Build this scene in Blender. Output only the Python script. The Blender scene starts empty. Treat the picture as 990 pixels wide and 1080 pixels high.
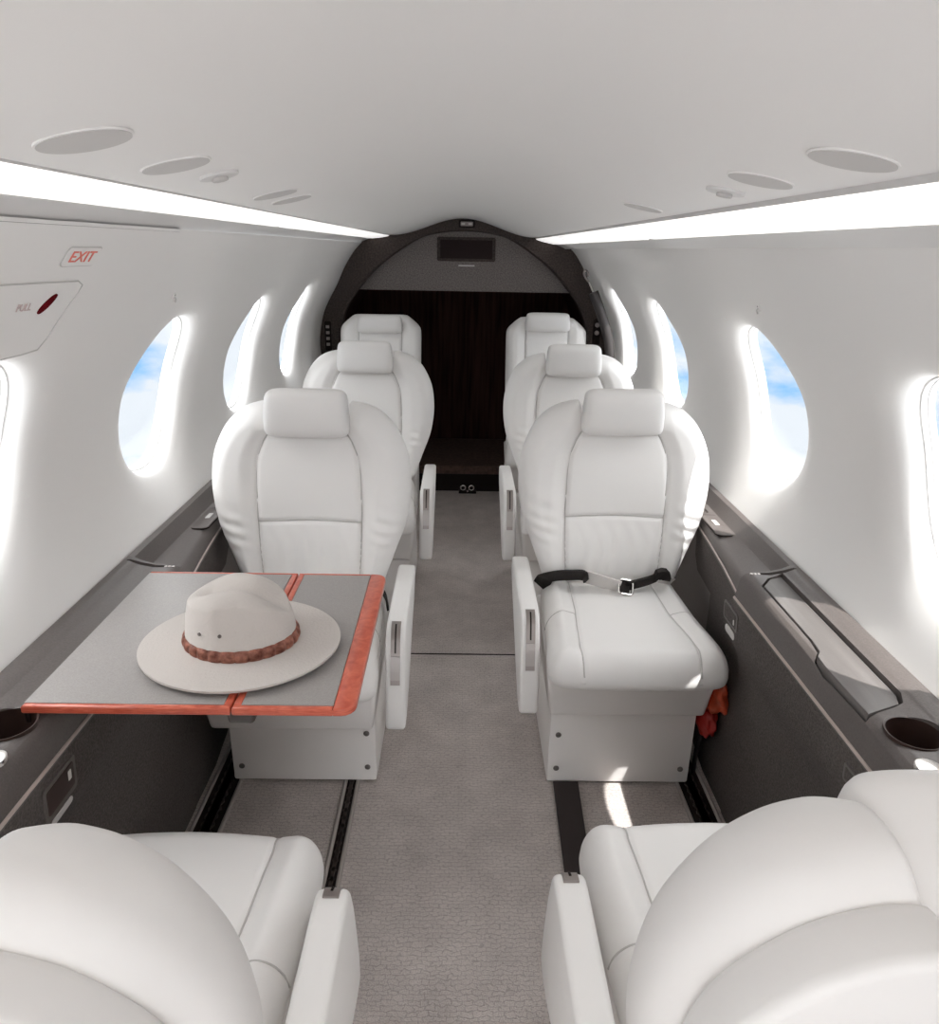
import bpy, bmesh, math, random
import numpy as np
from mathutils import Vector, Matrix

random.seed(4)
scene = bpy.context.scene
COL = scene.collection
H = 1.30            # camera height above the cabin floor
XC = 0.012          # cabin centre line
PI = math.pi

# ------------------------------------------------------------------ helpers
def link(o, parent=None):
    COL.objects.link(o)
    if parent is not None:
        o.parent = parent
    return o

def mesh_obj(name, bm, mat, parent=None, smooth=True, angle=40):
    me = bpy.data.meshes.new(name)
    bmesh.ops.recalc_face_normals(bm, faces=bm.faces[:])
    bm.to_mesh(me); bm.free()
    mats = mat if isinstance(mat, (list, tuple)) else [mat]
    for m in mats:
        me.materials.append(m)
    if smooth:
        for p in me.polygons:
            p.use_smooth = True
        if angle is not None:
            try:
                me.set_sharp_from_angle(angle=math.radians(angle))
            except Exception:
                pass
    o = bpy.data.objects.new(name, me)
    return link(o, parent)

def thing(name, label, cat, loc=(0, 0, 0), rz=0.0, group=None):
    o = bpy.data.objects.new(name, None)
    o.empty_display_size = 0.05
    o.location = loc; o.rotation_euler = (0, 0, rz)
    o['label'] = label; o['category'] = cat
    if group: o['group'] = group
    return link(o)

def tag(o, label, cat, group=None):
    o['label'] = label; o['category'] = cat
    if group: o['group'] = group
    return o

def struct(o):
    o['kind'] = 'structure'
    return o

def box(bm, x0, x1, y0, y1, z0, z1, bev=0.0, seg=2):
    vs = [bm.verts.new((x, y, z)) for x in (x0, x1) for y in (y0, y1) for z in (z0, z1)]
    fs = [(0, 1, 3, 2), (4, 6, 7, 5), (0, 4, 5, 1), (2, 3, 7, 6), (0, 2, 6, 4), (1, 5, 7, 3)]
    faces = [bm.faces.new([vs[i] for i in f]) for f in fs]
    bmesh.ops.recalc_face_normals(bm, faces=faces)
    if bev > 0:
        es = list({e for f in faces for e in f.edges})
        bmesh.ops.bevel(bm, geom=es, offset=bev, segments=seg, affect='EDGES', profile=0.5)

def prism(bm, pts, f0, f1, bev=0.0, seg=2, bev_sides=False):
    """closed outline pts -> two loops via f0(p), f1(p) (3-D points); caps are n-gons"""
    a = [bm.verts.new(f0(p)) for p in pts]
    b = [bm.verts.new(f1(p)) for p in pts]
    n = len(pts)
    fa = bm.faces.new(a); fb = bm.faces.new(b[::-1])
    fs = [fa, fb]
    for i in range(n):
        fs.append(bm.faces.new((a[i], b[i], b[(i + 1) % n], a[(i + 1) % n])))
    bmesh.ops.recalc_face_normals(bm, faces=fs)
    if bev > 0:
        es = set(fa.edges) | set(fb.edges)
        if bev_sides:
            es |= {e for f in fs for e in f.edges}
        bmesh.ops.bevel(bm, geom=list(es), offset=bev, segments=seg, affect='EDGES', profile=0.5)

def tube(bm, pts, r, n=6, cap=True):
    pts = [Vector(p) for p in pts]
    rings = []
    up = None
    for i, p in enumerate(pts):
        t = (pts[min(i + 1, len(pts) - 1)] - pts[max(i - 1, 0)])
        if t.length < 1e-9: t = Vector((0, 0, 1))
        t.normalize()
        if up is None:
            up = Vector((0, 0, 1)) if abs(t.z) < 0.9 else Vector((1, 0, 0))
        s = t.cross(up).normalized(); u = s.cross(t).normalized(); up = u
        rr = r[i] if isinstance(r, (list, tuple)) else r
        rings.append([bm.verts.new(p + (s * math.cos(2 * PI * k / n) + u * math.sin(2 * PI * k / n)) * rr) for k in range(n)])
    for a, b in zip(rings, rings[1:]):
        for k in range(n):
            bm.faces.new((a[k], a[(k + 1) % n], b[(k + 1) % n], b[k]))
    if cap:
        bm.faces.new(rings[0][::-1]); bm.faces.new(rings[-1])

def disc_solid(bm, c, n, r, t, seg=28, rx=None, ax=None, bev=0.0):
    """short cylinder, axis n, centre of its base c; optional elliptical (rx along ax)"""
    n = Vector(n).normalized()
    a = Vector(ax) if ax is not None else (Vector((0, 0, 1)) if abs(n.z) < 0.9 else Vector((1, 0, 0)))
    a = (a - n * a.dot(n)).normalized(); b = n.cross(a)
    rx = rx or r
    pts = [(math.cos(2 * PI * k / seg), math.sin(2 * PI * k / seg)) for k in range(seg)]
    c = Vector(c)
    prism(bm, pts, lambda p: c + a * p[0] * rx + b * p[1] * r, lambda p: c + a * p[0] * rx + b * p[1] * r + n * t, bev)

def grid(bm, P, close_u=False, close_v=False):
    """P[i][j] points -> quads"""
    V = [[bm.verts.new(p) for p in row] for row in P]
    ni, nj = len(V), len(V[0])
    for i in range(ni if close_v else ni - 1):
        for j in range(nj if close_u else nj - 1):
            a, b, c, d = V[i][j], V[i][(j + 1) % nj], V[(i + 1) % ni][(j + 1) % nj], V[(i + 1) % ni][j]
            try: bm.faces.new((a, b, c, d))
            except ValueError: pass
    return V

def lathe(bm, prof, c, n=32, axis='z'):
    c = Vector(c)
    P = [[c + Vector((r * math.cos(2 * PI * k / n), r * math.sin(2 * PI * k / n), z)) for k in range(n)] for r, z in prof]
    grid(bm, P, close_u=True)

def smooth(a, b, x):
    t = np.clip((x - a) / (b - a), 0, 1)
    return t * t * (3 - 2 * t)

def catmull(pts, n, closed=False):
    pts = [np.array(p, float) for p in pts]
    out = []
    m = len(pts)
    segs = m if closed else m - 1
    for i in range(segs):
        p0 = pts[(i - 1) % m] if closed or i > 0 else pts[0]
        p1 = pts[i]; p2 = pts[(i + 1) % m]
        p3 = pts[(i + 2) % m] if closed or i + 2 < m else pts[-1]
        for k in range(n):
            t = k / n
            out.append(0.5 * ((2 * p1) + (p2 - p0) * t + (2 * p0 - 5 * p1 + 4 * p2 - p3) * t * t + (3 * p1 - p0 - 3 * p2 + p3) * t ** 3))
    if not closed: out.append(pts[-1])
    return out

def rrect(w, h, r, seg=5, cx=0, cy=0):
    pts = []
    for sx, sy, a0 in ((1, 1, 0), (-1, 1, 90), (-1, -1, 180), (1, -1, 270)):
        for k in range(seg + 1):
            a = math.radians(a0 + 90 * k / seg)
            pts.append((cx + sx * (w / 2 - r) + r * math.cos(a), cy + sy * (h / 2 - r) + r * math.sin(a)))
    return pts

def bool_cut(o, cutters):
    for c in cutters:
        m = o.modifiers.new('cut', 'BOOLEAN'); m.object = c; m.operation = 'DIFFERENCE'; m.solver = 'EXACT'
    dg = bpy.context.evaluated_depsgraph_get()
    dg.update()
    me = bpy.data.meshes.new_from_object(o.evaluated_get(dg))
    o.modifiers.clear(); o.data = me
    for c in cutters:
        bpy.data.objects.remove(c, do_unlink=True)

# ------------------------------------------------------------------ materials
def mat(name, color, rough=0.6, spec=0.4, metal=0.0, bump=None, var=None, emis=None, coat=0.0, sheen=0.0):
    m = bpy.data.materials.new(name); m.use_nodes = True
    nt = m.node_tree; b = nt.nodes['Principled BSDF']
    b.inputs['Base Color'].default_value = (*color, 1)
    b.inputs['Roughness'].default_value = rough
    b.inputs['Specular IOR Level'].default_value = spec
    b.inputs['Metallic'].default_value = metal
    b.inputs['Coat Weight'].default_value = coat
    b.inputs['Sheen Weight'].default_value = sheen
    tc = nt.nodes.new('ShaderNodeTexCoord')
    def noise(scale, detail=4, stretch=(1, 1, 1)):
        mp = nt.nodes.new('ShaderNodeMapping'); mp.inputs['Scale'].default_value = stretch
        nt.links.new(tc.outputs['Object'], mp.inputs['Vector'])
        n = nt.nodes.new('ShaderNodeTexNoise'); n.inputs['Scale'].default_value = scale; n.inputs['Detail'].default_value = detail
        nt.links.new(mp.outputs['Vector'], n.inputs['Vector'])
        return n
    if var:     # (scale, amount, stretch)
        n = noise(var[0], 4, var[2] if len(var) > 2 else (1, 1, 1))
        mx = nt.nodes.new('ShaderNodeMix'); mx.data_type = 'RGBA'
        a = var[1]
        mx.inputs['A'].default_value = (*[c * (1 - a) for c in color], 1)
        mx.inputs['B'].default_value = (*[min(1, c * (1 + a)) for c in color], 1)
        mr = nt.nodes.new('ShaderNodeMapRange'); mr.inputs['From Min'].default_value = .3; mr.inputs['From Max'].default_value = .7
        nt.links.new(n.outputs['Fac'], mr.inputs['Value'])
        nt.links.new(mr.outputs['Result'], mx.inputs['Factor'])
        nt.links.new(mx.outputs['Result'], b.inputs['Base Color'])
    if bump:    # (scale, strength, stretch)
        n = noise(bump[0], 5, bump[2] if len(bump) > 2 else (1, 1, 1))
        bp = nt.nodes.new('ShaderNodeBump'); bp.inputs['Strength'].default_value = bump[1]; bp.inputs['Distance'].default_value = 0.004
        nt.links.new(n.outputs['Fac'], bp.inputs['Height']); nt.links.new(bp.outputs['Normal'], b.inputs['Normal'])
    if emis:
        b.inputs['Emission Color'].default_value = (*emis[0], 1); b.inputs['Emission Strength'].default_value = emis[1]
    return m

M = {}
M['liner'] = mat('cabin_liner', (.875, .862, .845), .55, .3)
M['ceiling'] = mat('ceiling_panel', (.865, .853, .838), .5, .3)
M['lip'] = mat('cove_lip', (.70, .69, .68), .5, .3)
M['leather'] = mat('white_leather', (.83, .815, .80), .42, .35, bump=(26, .10))
M['seam'] = mat('leather_seam', (.56, .54, .525), .6, .2)
M['shellw'] = mat('seat_back_leather', (.78, .765, .75), .5, .3, bump=(60, .06))
M['plastic_white'] = mat('seat_base_white', (.84, .815, .795), .4, .35)
M['skirt'] = mat('seat_skirt_leather', (.80, .775, .757), .5, .3, bump=(40, .08))
M['bolt'] = mat('bolt_metal', (.22, .20, .19), .4, .5, .7)
M['ledge'] = mat('console_plastic', (.110, .095, .089), .45, .4, var=(300, .12), bump=(500, .08))
M['lid'] = mat('console_lid', (.125, .114, .109), .45, .4, var=(60, .10, (1, .05, 1)), bump=(300, .08))
M['panel'] = mat('console_fabric', (.095, .083, .078), .85, .2, var=(260, .35), bump=(420, .5))
M['dark'] = mat('dark_recess', (.012, .007, .006), .7, .2)
M['brown'] = mat('dark_brown_cup', (.035, .018, .014), .4, .4)
M['trimmetal'] = mat('champagne_trim', (.50, .42, .385), .35, .5)
M['chrome'] = mat('chrome', (.75, .73, .71), .18, .5, 1.0)
M['pewter'] = mat('brushed_pewter', (.33, .295, .28), .38, .5, .75)
M['label'] = mat('pale_label', (.62, .60, .58), .5, .3)
M['black'] = mat('black_webbing', (.022, .018, .017), .75, .3, bump=(500, .4))
M['greyweb'] = mat('pale_webbing', (.64, .615, .60), .7, .3, bump=(500, .2))
M['arch'] = mat('bulkhead_frame_fabric', (.075, .060, .055), .9, .1, var=(120, .35), bump=(300, .4))
M['backpanel'] = mat('bulkhead_fabric', (.21, .185, .176), .95, .1, var=(160, .35), bump=(300, .5))
M['bagdark'] = mat('baggage_curtain', (.038, .017, .014), .9, .1, var=(45, .5, (1, 1, .06)))
M['bagfloor'] = mat('baggage_floor', (.10, .062, .050), .85, .2, var=(60, .3))
M['laminate'] = mat('grey_laminate', (.335, .315, .303), .42, .35, var=(500, .10))
M['frame_white'] = mat('window_frame', (.82, .81, .80), .4, .4)
M['panelwhite'] = mat('wall_panel_white', (.865, .852, .835), .5, .3)
M['red'] = mat('red_handle', (.13, .003, .007), .8, .05)
M['exitred'] = mat('exit_letter_red', (.78, .20, .15), .5, .3)
M['faint'] = mat('faint_print', (.60, .50, .485), .6, .2)
M['greyline'] = mat('panel_line', (.60, .585, .57), .6, .2)
M['felt'] = mat('hat_felt', (.565, .525, .495), .95, .1, bump=(220, .25), sheen=.2)
M['orange'] = mat('orange_vinyl', (.50, .075, .03), .35, .4, bump=(35, 1.0), var=(18, .4))
M['orangered'] = mat('red_vinyl', (.35, .02, .015), .4, .4)
M['disc'] = mat('ceiling_disc', (.60, .585, .57), .6, .3)
M['track'] = mat('track_metal', (.060, .045, .040), .45, .5, .4, var=(60, .5))
M['cover'] = mat('track_cover', (.030, .022, .021), .6, .3)
M['bind'] = mat('carpet_binding', (.36, .33, .31), .9, .1)
M['grille'] = mat('vent_dark', (.018, .005, .005), .6, .3)

def wood_mat():
    m = mat('red_wood', (.50, .085, .045), .28, .45, coat=.35)
    nt = m.node_tree; b = nt.nodes['Principled BSDF']
    tc = nt.nodes.new('ShaderNodeTexCoord'); mp = nt.nodes.new('ShaderNodeMapping'); mp.inputs['Scale'].default_value = (6, 6, 60)
    mp.inputs['Rotation'].default_value = (0, .3, .02)
    n = nt.nodes.new('ShaderNodeTexNoise'); n.inputs['Scale'].default_value = 9; n.inputs['Detail'].default_value = 6
    n.inputs['Distortion'].default_value = .6
    r = nt.nodes.new('ShaderNodeValToRGB')
    r.color_ramp.elements[0].position = .3; r.color_ramp.elements[0].color = (.46, .070, .036, 1)
    r.color_ramp.elements[1].position = .7; r.color_ramp.elements[1].color = (.68, .160, .092, 1)
    nt.links.new(tc.outputs['Object'], mp.inputs['Vector']); nt.links.new(mp.outputs['Vector'], n.inputs['Vector'])
    nt.links.new(n.outputs['Fac'], r.inputs['Fac']); nt.links.new(r.outputs['Color'], b.inputs['Base Color'])
    return m
M['wood'] = wood_mat()

def band_mat():
    m = mat('hatband_leather', (.25, .075, .045), .32, .45, bump=(120, .3))
    nt = m.node_tree; b = nt.nodes['Principled BSDF']
    tc = nt.nodes.new('ShaderNodeTexCoord')
    n = nt.nodes.new('ShaderNodeTexNoise'); n.inputs['Scale'].default_value = 90; n.inputs['Detail'].default_value = 5
    r = nt.nodes.new('ShaderNodeValToRGB')
    r.color_ramp.elements[0].position = .32; r.color_ramp.elements[0].color = (.20, .055, .035, 1)
    r.color_ramp.elements[1].position = .66; r.color_ramp.elements[1].color = (.62, .27, .19, 1)
    nt.links.new(tc.outputs['Object'], n.inputs['Vector']); nt.links.new(n.outputs['Fac'], r.inputs['Fac'])
    nt.links.new(r.outputs['Color'], b.inputs['Base Color'])
    return m
M['band'] = band_mat()

def carpet_mat():
    m = mat('woven_carpet', (.28, .255, .24), .95, .1)
    nt = m.node_tree; b = nt.nodes['Principled BSDF']; L = nt.links.new
    tc = nt.nodes.new('ShaderNodeTexCoord')
    w = nt.nodes.new('ShaderNodeTexNoise'); w.inputs['Scale'].default_value = 62; w.inputs['Detail'].default_value = 3
    L(tc.outputs['Object'], w.inputs['Vector'])
    add = nt.nodes.new('ShaderNodeVectorMath'); add.operation = 'MULTIPLY_ADD'
    add.inputs[1].default_value = (.024, .020, 0)
    L(w.outputs['Color'], add.inputs[0]); L(tc.outputs['Object'], add.inputs[2])
    v = nt.nodes.new('ShaderNodeTexBrick'); v.inputs['Scale'].default_value = 46
    v.inputs['Mortar Size'].default_value = .06; v.inputs['Mortar Smooth'].default_value = .6; v.inputs['Brick Width'].default_value = .9; v.inputs['Row Height'].default_value = .46
    v.inputs['Color1'].default_value = (1, 1, 1, 1); v.inputs['Color2'].default_value = (.86, .86, .86, 1); v.inputs['Mortar'].default_value = (.48, .48, .48, 1)
    L(add.outputs['Vector'], v.inputs['Vector'])
    n = nt.nodes.new('ShaderNodeTexNoise'); n.inputs['Scale'].default_value = 420; n.inputs['Detail'].default_value = 3
    L(tc.outputs['Object'], n.inputs['Vector'])
    big = nt.nodes.new('ShaderNodeTexNoise'); big.inputs['Scale'].default_value = 9; big.inputs['Detail'].default_value = 4
    L(tc.outputs['Object'], big.inputs['Vector'])
    h1 = nt.nodes.new('ShaderNodeMath'); h1.operation = 'MULTIPLY'
    L(v.outputs['Color'], h1.inputs[0]); L(n.outputs['Fac'], h1.inputs[1])
    mr = nt.nodes.new('ShaderNodeMapRange'); mr.inputs['From Min'].default_value = .1; mr.inputs['From Max'].default_value = .6
    mr.inputs['To Min'].default_value = .66; mr.inputs['To Max'].default_value = 1.2
    L(h1.outputs[0], mr.inputs['Value'])
    mb = nt.nodes.new('ShaderNodeMapRange'); mb.inputs['From Min'].default_value = .3; mb.inputs['From Max'].default_value = .7
    mb.inputs['To Min'].default_value = .88; mb.inputs['To Max'].default_value = 1.1
    L(big.outputs['Fac'], mb.inputs['Value'])
    mm = nt.nodes.new('ShaderNodeMath'); mm.operation = 'MULTIPLY'; L(mr.outputs[0], mm.inputs[0]); L(mb.outputs[0], mm.inputs[1])
    sc = nt.nodes.new('ShaderNodeVectorMath'); sc.operation = 'SCALE'; sc.inputs[0].default_value = (.52, .470, .446)
    L(mm.outputs[0], sc.inputs['Scale']); L(sc.outputs['Vector'], b.inputs['Base Color'])
    bp = nt.nodes.new('ShaderNodeBump'); bp.inputs['Strength'].default_value = .9; bp.inputs['Distance'].default_value = .003
    L(h1.outputs[0], bp.inputs['Height']); L(bp.outputs['Normal'], b.inputs['Normal'])
    return m
M['carpet'] = carpet_mat()

def pane_mat():
    m = bpy.data.materials.new('acrylic_pane'); m.use_nodes = True
    nt = m.node_tree; nt.nodes.clear()
    o = nt.nodes.new('ShaderNodeOutputMaterial'); t = nt.nodes.new('ShaderNodeBsdfTransparent'); g = nt.nodes.new('ShaderNodeBsdfGlossy')
    t.inputs['Color'].default_value = (.97, .98, .985, 1); g.inputs['Roughness'].default_value = .05
    mx = nt.nodes.new('ShaderNodeMixShader'); mx.inputs['Fac'].default_value = .04
    nt.links.new(t.outputs[0], mx.inputs[1]); nt.links.new(g.outputs[0], mx.inputs[2]); nt.links.new(mx.outputs[0], o.inputs['Surface'])
    return m
M['pane'] = pane_mat()
M['cove'] = mat('cove_light_lens', (.85, .84, .83), .4, .3, emis=((1.0, .985, .965), .58))

# ------------------------------------------------------------------ cabin shell
WP = [(.52, 1.325), (.56, 1.285), (.61, 1.21), (.655, 1.118), (.70, 1.04), (.728, .98), (.748, .90), (.757, .81), (.748, .73), (.728, .665), (.70, .60)]
prof = np.array(catmull(WP, 14))
_seg = np.r_[0, np.cumsum(np.hypot(*np.diff(prof, axis=0).T))]
SMAX = _seg[-1]
def wall_s(s):
    return np.interp(s, _seg, prof[:, 0]), np.interp(s, _seg, prof[:, 1])
def s_of_h(h):
    return float(np.interp(-h, -prof[:, 1], _seg))
def wall_n(s):
    x0, h0 = wall_s(max(0, s - .02)); x1, h1 = wall_s(min(SMAX, s + .02))
    t = np.array([x1 - x0, h1 - h0]); t /= np.hypot(*t)
    n = np.array([-t[1], t[0]])         # outward
    return n if n[0] > 0 else -n
def wall_pt(side, s, y, d=0.0):
    x, h = wall_s(s); n = wall_n(s)
    return Vector((XC + side * (x + n[0] * d), y, h + n[1] * d))
Y_FRONT, Y_ARCH = -1.40, 3.95
SC = s_of_h(.962)
RY, RS = .177, .193          # lip radii along the cabin and up the wall
FLARE = [(1.45, 0), (1.32, .001), (1.20, .004), (1.11, .009), (1.05, .013), (1.005, .020), (.98, .028), (.965, .037), (.95, .048)]
def supell(a, ry, rs, p=2.25):
    c, s = math.cos(a), math.sin(a)
    k = (abs(c) ** p + abs(s) ** p) ** (-1 / p)
    return ry * k * c, rs * k * s

def build_wall(side, centres, name):
    bm = bmesh.new()
    cs = sorted(centres)
    bounds = [Y_FRONT] + [(a + b) / 2 for a, b in zip(cs, cs[1:])] + [min(Y_ARCH, cs[-1] + .37)]
    NA = 96
    for c, y0, y1 in zip(cs, bounds, bounds[1:]):
        # boundary rectangle points matched to angles
        rings = []
        angs = [2 * PI * (k + .5) / NA for k in range(NA)]
        for qd in range(4):         # exact directions of the four cell corners
            lo, hi = qd * PI / 2 + 1e-4, (qd + 1) * PI / 2 - 1e-4
            def gap(a):
                dy, ds = supell(a, RY, RS)
                return abs(dy) / ((y1 - c) if dy > 0 else (c - y0)) - abs(ds) / ((SMAX - SC) if ds > 0 else SC)
            glo = gap(lo)
            for _ in range(50):
                mid = (lo + hi) / 2
                if gap(mid) * glo > 0: lo = mid
                else: hi = mid
            angs.append(lo)
        for a in sorted(angs):
            dy, ds = supell(a, RY, RS)
            # rectangle hit along the same direction (per-axis scaled so corners are covered)
            ex = (y1 - c) if dy > 0 else (c - y0)
            es = (SMAX - SC) if ds > 0 else SC
            m = max(abs(dy) / ex, abs(ds) / es)
            ry_, rs_ = dy / m, ds / m
            col = []
            for q in range(7):
                f = q / 7.0
                f = f ** .8
                yy = ry_ * (1 - f) + dy * FLARE[0][0] * f; ss = rs_ * (1 - f) + ds * FLARE[0][0] * f
                col.append((c + yy, SC + ss, 0.0))
            for sc_, d in FLARE:
                col.append((c + dy * sc_, SC + ds * sc_, d))
            rings.append(col)
        P = [[wall_pt(side, min(max(p[1], 0), SMAX), p[0], p[2]) for p in col] for col in rings]
        grid(bm, P, close_v=True)
    # plain strips at the rear
    if bounds[-1] < Y_ARCH - 1e-4:
        P = [[wall_pt(side, SMAX * i / 30, y) for i in range(31)] for y in np.linspace(bounds[-1], Y_ARCH + .02, 4)]
        grid(bm, P)
    bmesh.ops.remove_doubles(bm, verts=bm.verts[:], dist=.0004)
    o = mesh_obj(name, bm, M['liner'], angle=None)
    return struct(o)

WIN = {-1: [-.47, .27, 1.01, 1.75, 2.49, 3.23], 1: [1.01, 1.75, 2.66, 3.42]}
build_wall(-1, WIN[-1], 'wall_left')
build_wall(1, WIN[1], 'wall_right')

nwin = 0
for side in (-1, 1):
    for c in WIN[side]:
        nwin += 1
        def ring_pt(k, sc, d, N=72):
            dy, ds = supell(2 * PI * k / N, RY, RS)
            return wall_pt(side, SC + ds * sc, c + dy * sc, d)
        bm = bmesh.new()
        pr = [(.972, .036), (.956, .041), (.940, .041), (.932, .044), (.928, .050), (.918, .050), (.912, .054), (.910, .060), (.97, .062), (.975, .048)]
        P = [[ring_pt(k, s_, d_) for s_, d_ in pr] for k in range(72)]
        grid(bm, P, close_u=True, close_v=True)
        fr = mesh_obj('window_%d' % nwin, bm, M['frame_white'], angle=50)
        struct(fr)
        bm = bmesh.new()
        pts = list(range(72))
        prism(bm, pts, lambda k: ring_pt(k, .916, .0555), lambda k: ring_pt(k, .916, .0585))
        mesh_obj('pane', bm, M['pane'], fr)

def ceil_h(x):
    x = min(abs(x), .36)
    return 1.362 + .083 * .5 * (1 + math.cos(PI * x / .36))
bm = bmesh.new()
P = [[Vector((x, y, ceil_h(x))) for x in np.linspace(-.372, .368, 49)] for y in np.linspace(Y_FRONT, Y_ARCH + .02, 30)]
grid(bm, P)
struct(mesh_obj('ceiling', bm, M['ceiling'], angle=None))

def cove(side, x, h):
    if side > 0: return x + .002, h - .002 - .09 * max(0, x - .366) * (1 if x < .50 else max(0, (.56 - x) / .06))
    return x + .007 * max(0, 1 - (x - .36) / .1), h + .002 * (1 if x < .5 else 0)
# cove lips (below the light strips) and the little return above them
for side, nm in ((-1, 'trim_1'), (1, 'trim_2')):
    bm = bmesh.new()
    pts = [(.362, 1.368), (.364, 1.3575), (.372, 1.366), (.462, 1.352), (.468, 1.3415), (.480, 1.3385), (.505, 1.330), (.517, 1.3225), (.522, 1.3235), (.56, 1.330), (.55, 1.345), (.48, 1.375), (.37, 1.385)]
    prism(bm, pts, lambda p: (side * cove(side, *p)[0], Y_FRONT, cove(side, *p)[1]), lambda p: (side * cove(side, *p)[0], Y_ARCH, cove(side, *p)[1]))
    struct(mesh_obj(nm, bm, M['lip'], angle=35))

segs = {-1: [(Y_FRONT, 1.925), (1.985, 3.23), (3.31, 3.93)], 1: [(Y_FRONT, 1.895), (1.955, 3.04), (3.12, 3.93)]}
where = ['longest front stretch', 'middle stretch', 'short rear stretch by the dark arch']
for side in (-1, 1):
    for i, (y0, y1) in enumerate(segs[side]):
        bm = bmesh.new()
        sec = [(.3655, 1.3565), (.372, 1.3535), (.40, 1.3480), (.43, 1.3445), (.455, 1.3420), (.466, 1.3425), (.463, 1.351), (.375, 1.364)]
        prism(bm, sec, lambda p: (side * cove(side, *p)[0], y0, cove(side, *p)[1]), lambda p: (side * cove(side, *p)[0], y1, cove(side, *p)[1]), bev=.003)
        o = mesh_obj('cove_light', bm, M['cove'], angle=40)
        tag(o, 'white cove light along the %s ceiling edge, %s' % ('left' if side < 0 else 'right', where[i]), 'light', 'cove light strips')

# floor
bm = bmesh.new()
box(bm, XC - .70, XC + .70, Y_FRONT, Y_ARCH + .02, -.04, 0)
struct(mesh_obj('floor', bm, M['carpet'], smooth=False))
bm = bmesh.new()
box(bm, XC - .255, XC + .24, 2.177, 2.183, 0, .0012)
struct(mesh_obj('trim_3', bm, M['dark'], smooth=False))

# seat tracks let into the carpet
def seat_track(x, w, y0, y1, label, bind=True, slots=True):
    t = thing('seat_track', label, 'track', (x, y0, 0), 0, 'seat tracks in the floor')
    L = y1 - y0
    bm = bmesh.new(); box(bm, -w / 2, w / 2, 0, L, 0, .0025, .0008, 1)
    mesh_obj('channel', bm, M['dark'], t)
    bm = bmesh.new()
    box(bm, -w * .18, w * .18, 0, L, .0025, .006, .001, 1)
    yy = .02
    while yy < L - .02:
        disc_solid(bm, (0, yy, .0025), (0, 0, 1), w * .27, .0035, 10); yy += .026
    mesh_obj('rail', bm, M['track'], t)
    if bind:
        for s in (-1, 1):
            bm = bmesh.new()
            tube(bm, [(s * (w / 2 + .004), 0, .002), (s * (w / 2 + .004), L, .002)], .0055, 8)
            mesh_obj('carpet_binding', bm, M['bind'], t)
    return t
seat_track(-.267, .024, -.3, 3.9, 'dark slotted seat rail in the carpet along the left of the aisle')
seat_track(.284, .024, -.3, 3.9, 'dark slotted seat rail on the right of the aisle, mostly hidden by seats')
seat_track(XC - .598, .060, -.3, 3.9, 'wide dark floor channel at the foot of the left console')
seat_track(XC + .598, .060, -.3, 3.9, 'wide dark floor channel at the foot of the right console')
bm = bmesh.new(); 
prism(bm, [(.252, 1.536), (.316, 1.536), (.303, 1.24), (.296, 1.0), (.238, 1.0), (.243, 1.24)], lambda p: (p[0], p[1], .0075), lambda p: (p[0], p[1], .0135), bev=.001)
tag(mesh_obj('rail_cover', bm, M['cover'], smooth=False), 'flat black cover strip on the carpet in front of the belted seat', 'cover strip')

# rear arch, partition and baggage bay
def outline_outer():
    L = []
    for s in np.linspace(SMAX, 0, 40):
        x, h = wall_s(s); L.append((x, h))
    L = [(x, h) for x, h in L if h > .62]
    L = [(.64, -.02), (.66, .25), (.715, .60)] + L + [(.47, 1.342), (.366, 1.356)]
    L += [(x, ceil_h(x)) for x in np.linspace(.355, 0, 16)]
    return L
inner_half = catmull([(.60, -.02), (.63, .25), (.655, .55), (.662, .72), (.657, .82), (.635, .976), (.535, 1.125), (.41, 1.243), (.24, 1.35), (.12, 1.382), (0, 1.391)], 6)
oo = outline_outer()
def resample(L, n):
    L = np.array(L); s = np.r_[0, np.cumsum(np.hypot(*np.diff(L, axis=0).T))]
    u = np.linspace(0, s[-1], n)
    return np.c_[np.interp(u, s, L[:, 0]), np.interp(u, s, L[:, 1])]
N = 70
A = resample(oo, N); B = resample(inner_half, N)
fullA = np.r_[A * [1, 1], (A * [-1, 1])[::-1][1:]]; fullB = np.r_[B, (B * [-1, 1])[::-1][1:]]
bm = bmesh.new()
P = []
for a, b in zip(fullA, fullB):
    P.append([Vector((XC + a[0] * 1.0, 3.925, a[1] + .004)), Vector((XC + b[0] * .99 + a[0] * .01, 3.925, b[1])), Vector((XC + b[0] * .985, 3.935, b[1] - .004)), Vector((XC + b[0] * .985, 4.02, b[1] - .004)), Vector((XC + a[0] * 1.02, 4.02, a[1] + .02))])
grid(bm, P, close_u=True)
struct(mesh_obj('wall_rear_arch', bm, M['arch'], angle=40))
# half-moon partition
bm = bmesh.new()
top = [p for p in fullB if p[1] > 1.093]
out = [(top[0][0], 1.093)] + [(p[0] * 1.02, p[1] + .012) for p in top] + [(top[-1][0], 1.093)]
prism(bm, out, lambda p: (XC + p[0], 4.00, p[1]), lambda p: (XC + p[0], 4.03, p[1]))
struct(mesh_obj('wall_rear_partition', bm, M['backpanel'], smooth=False))
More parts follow.
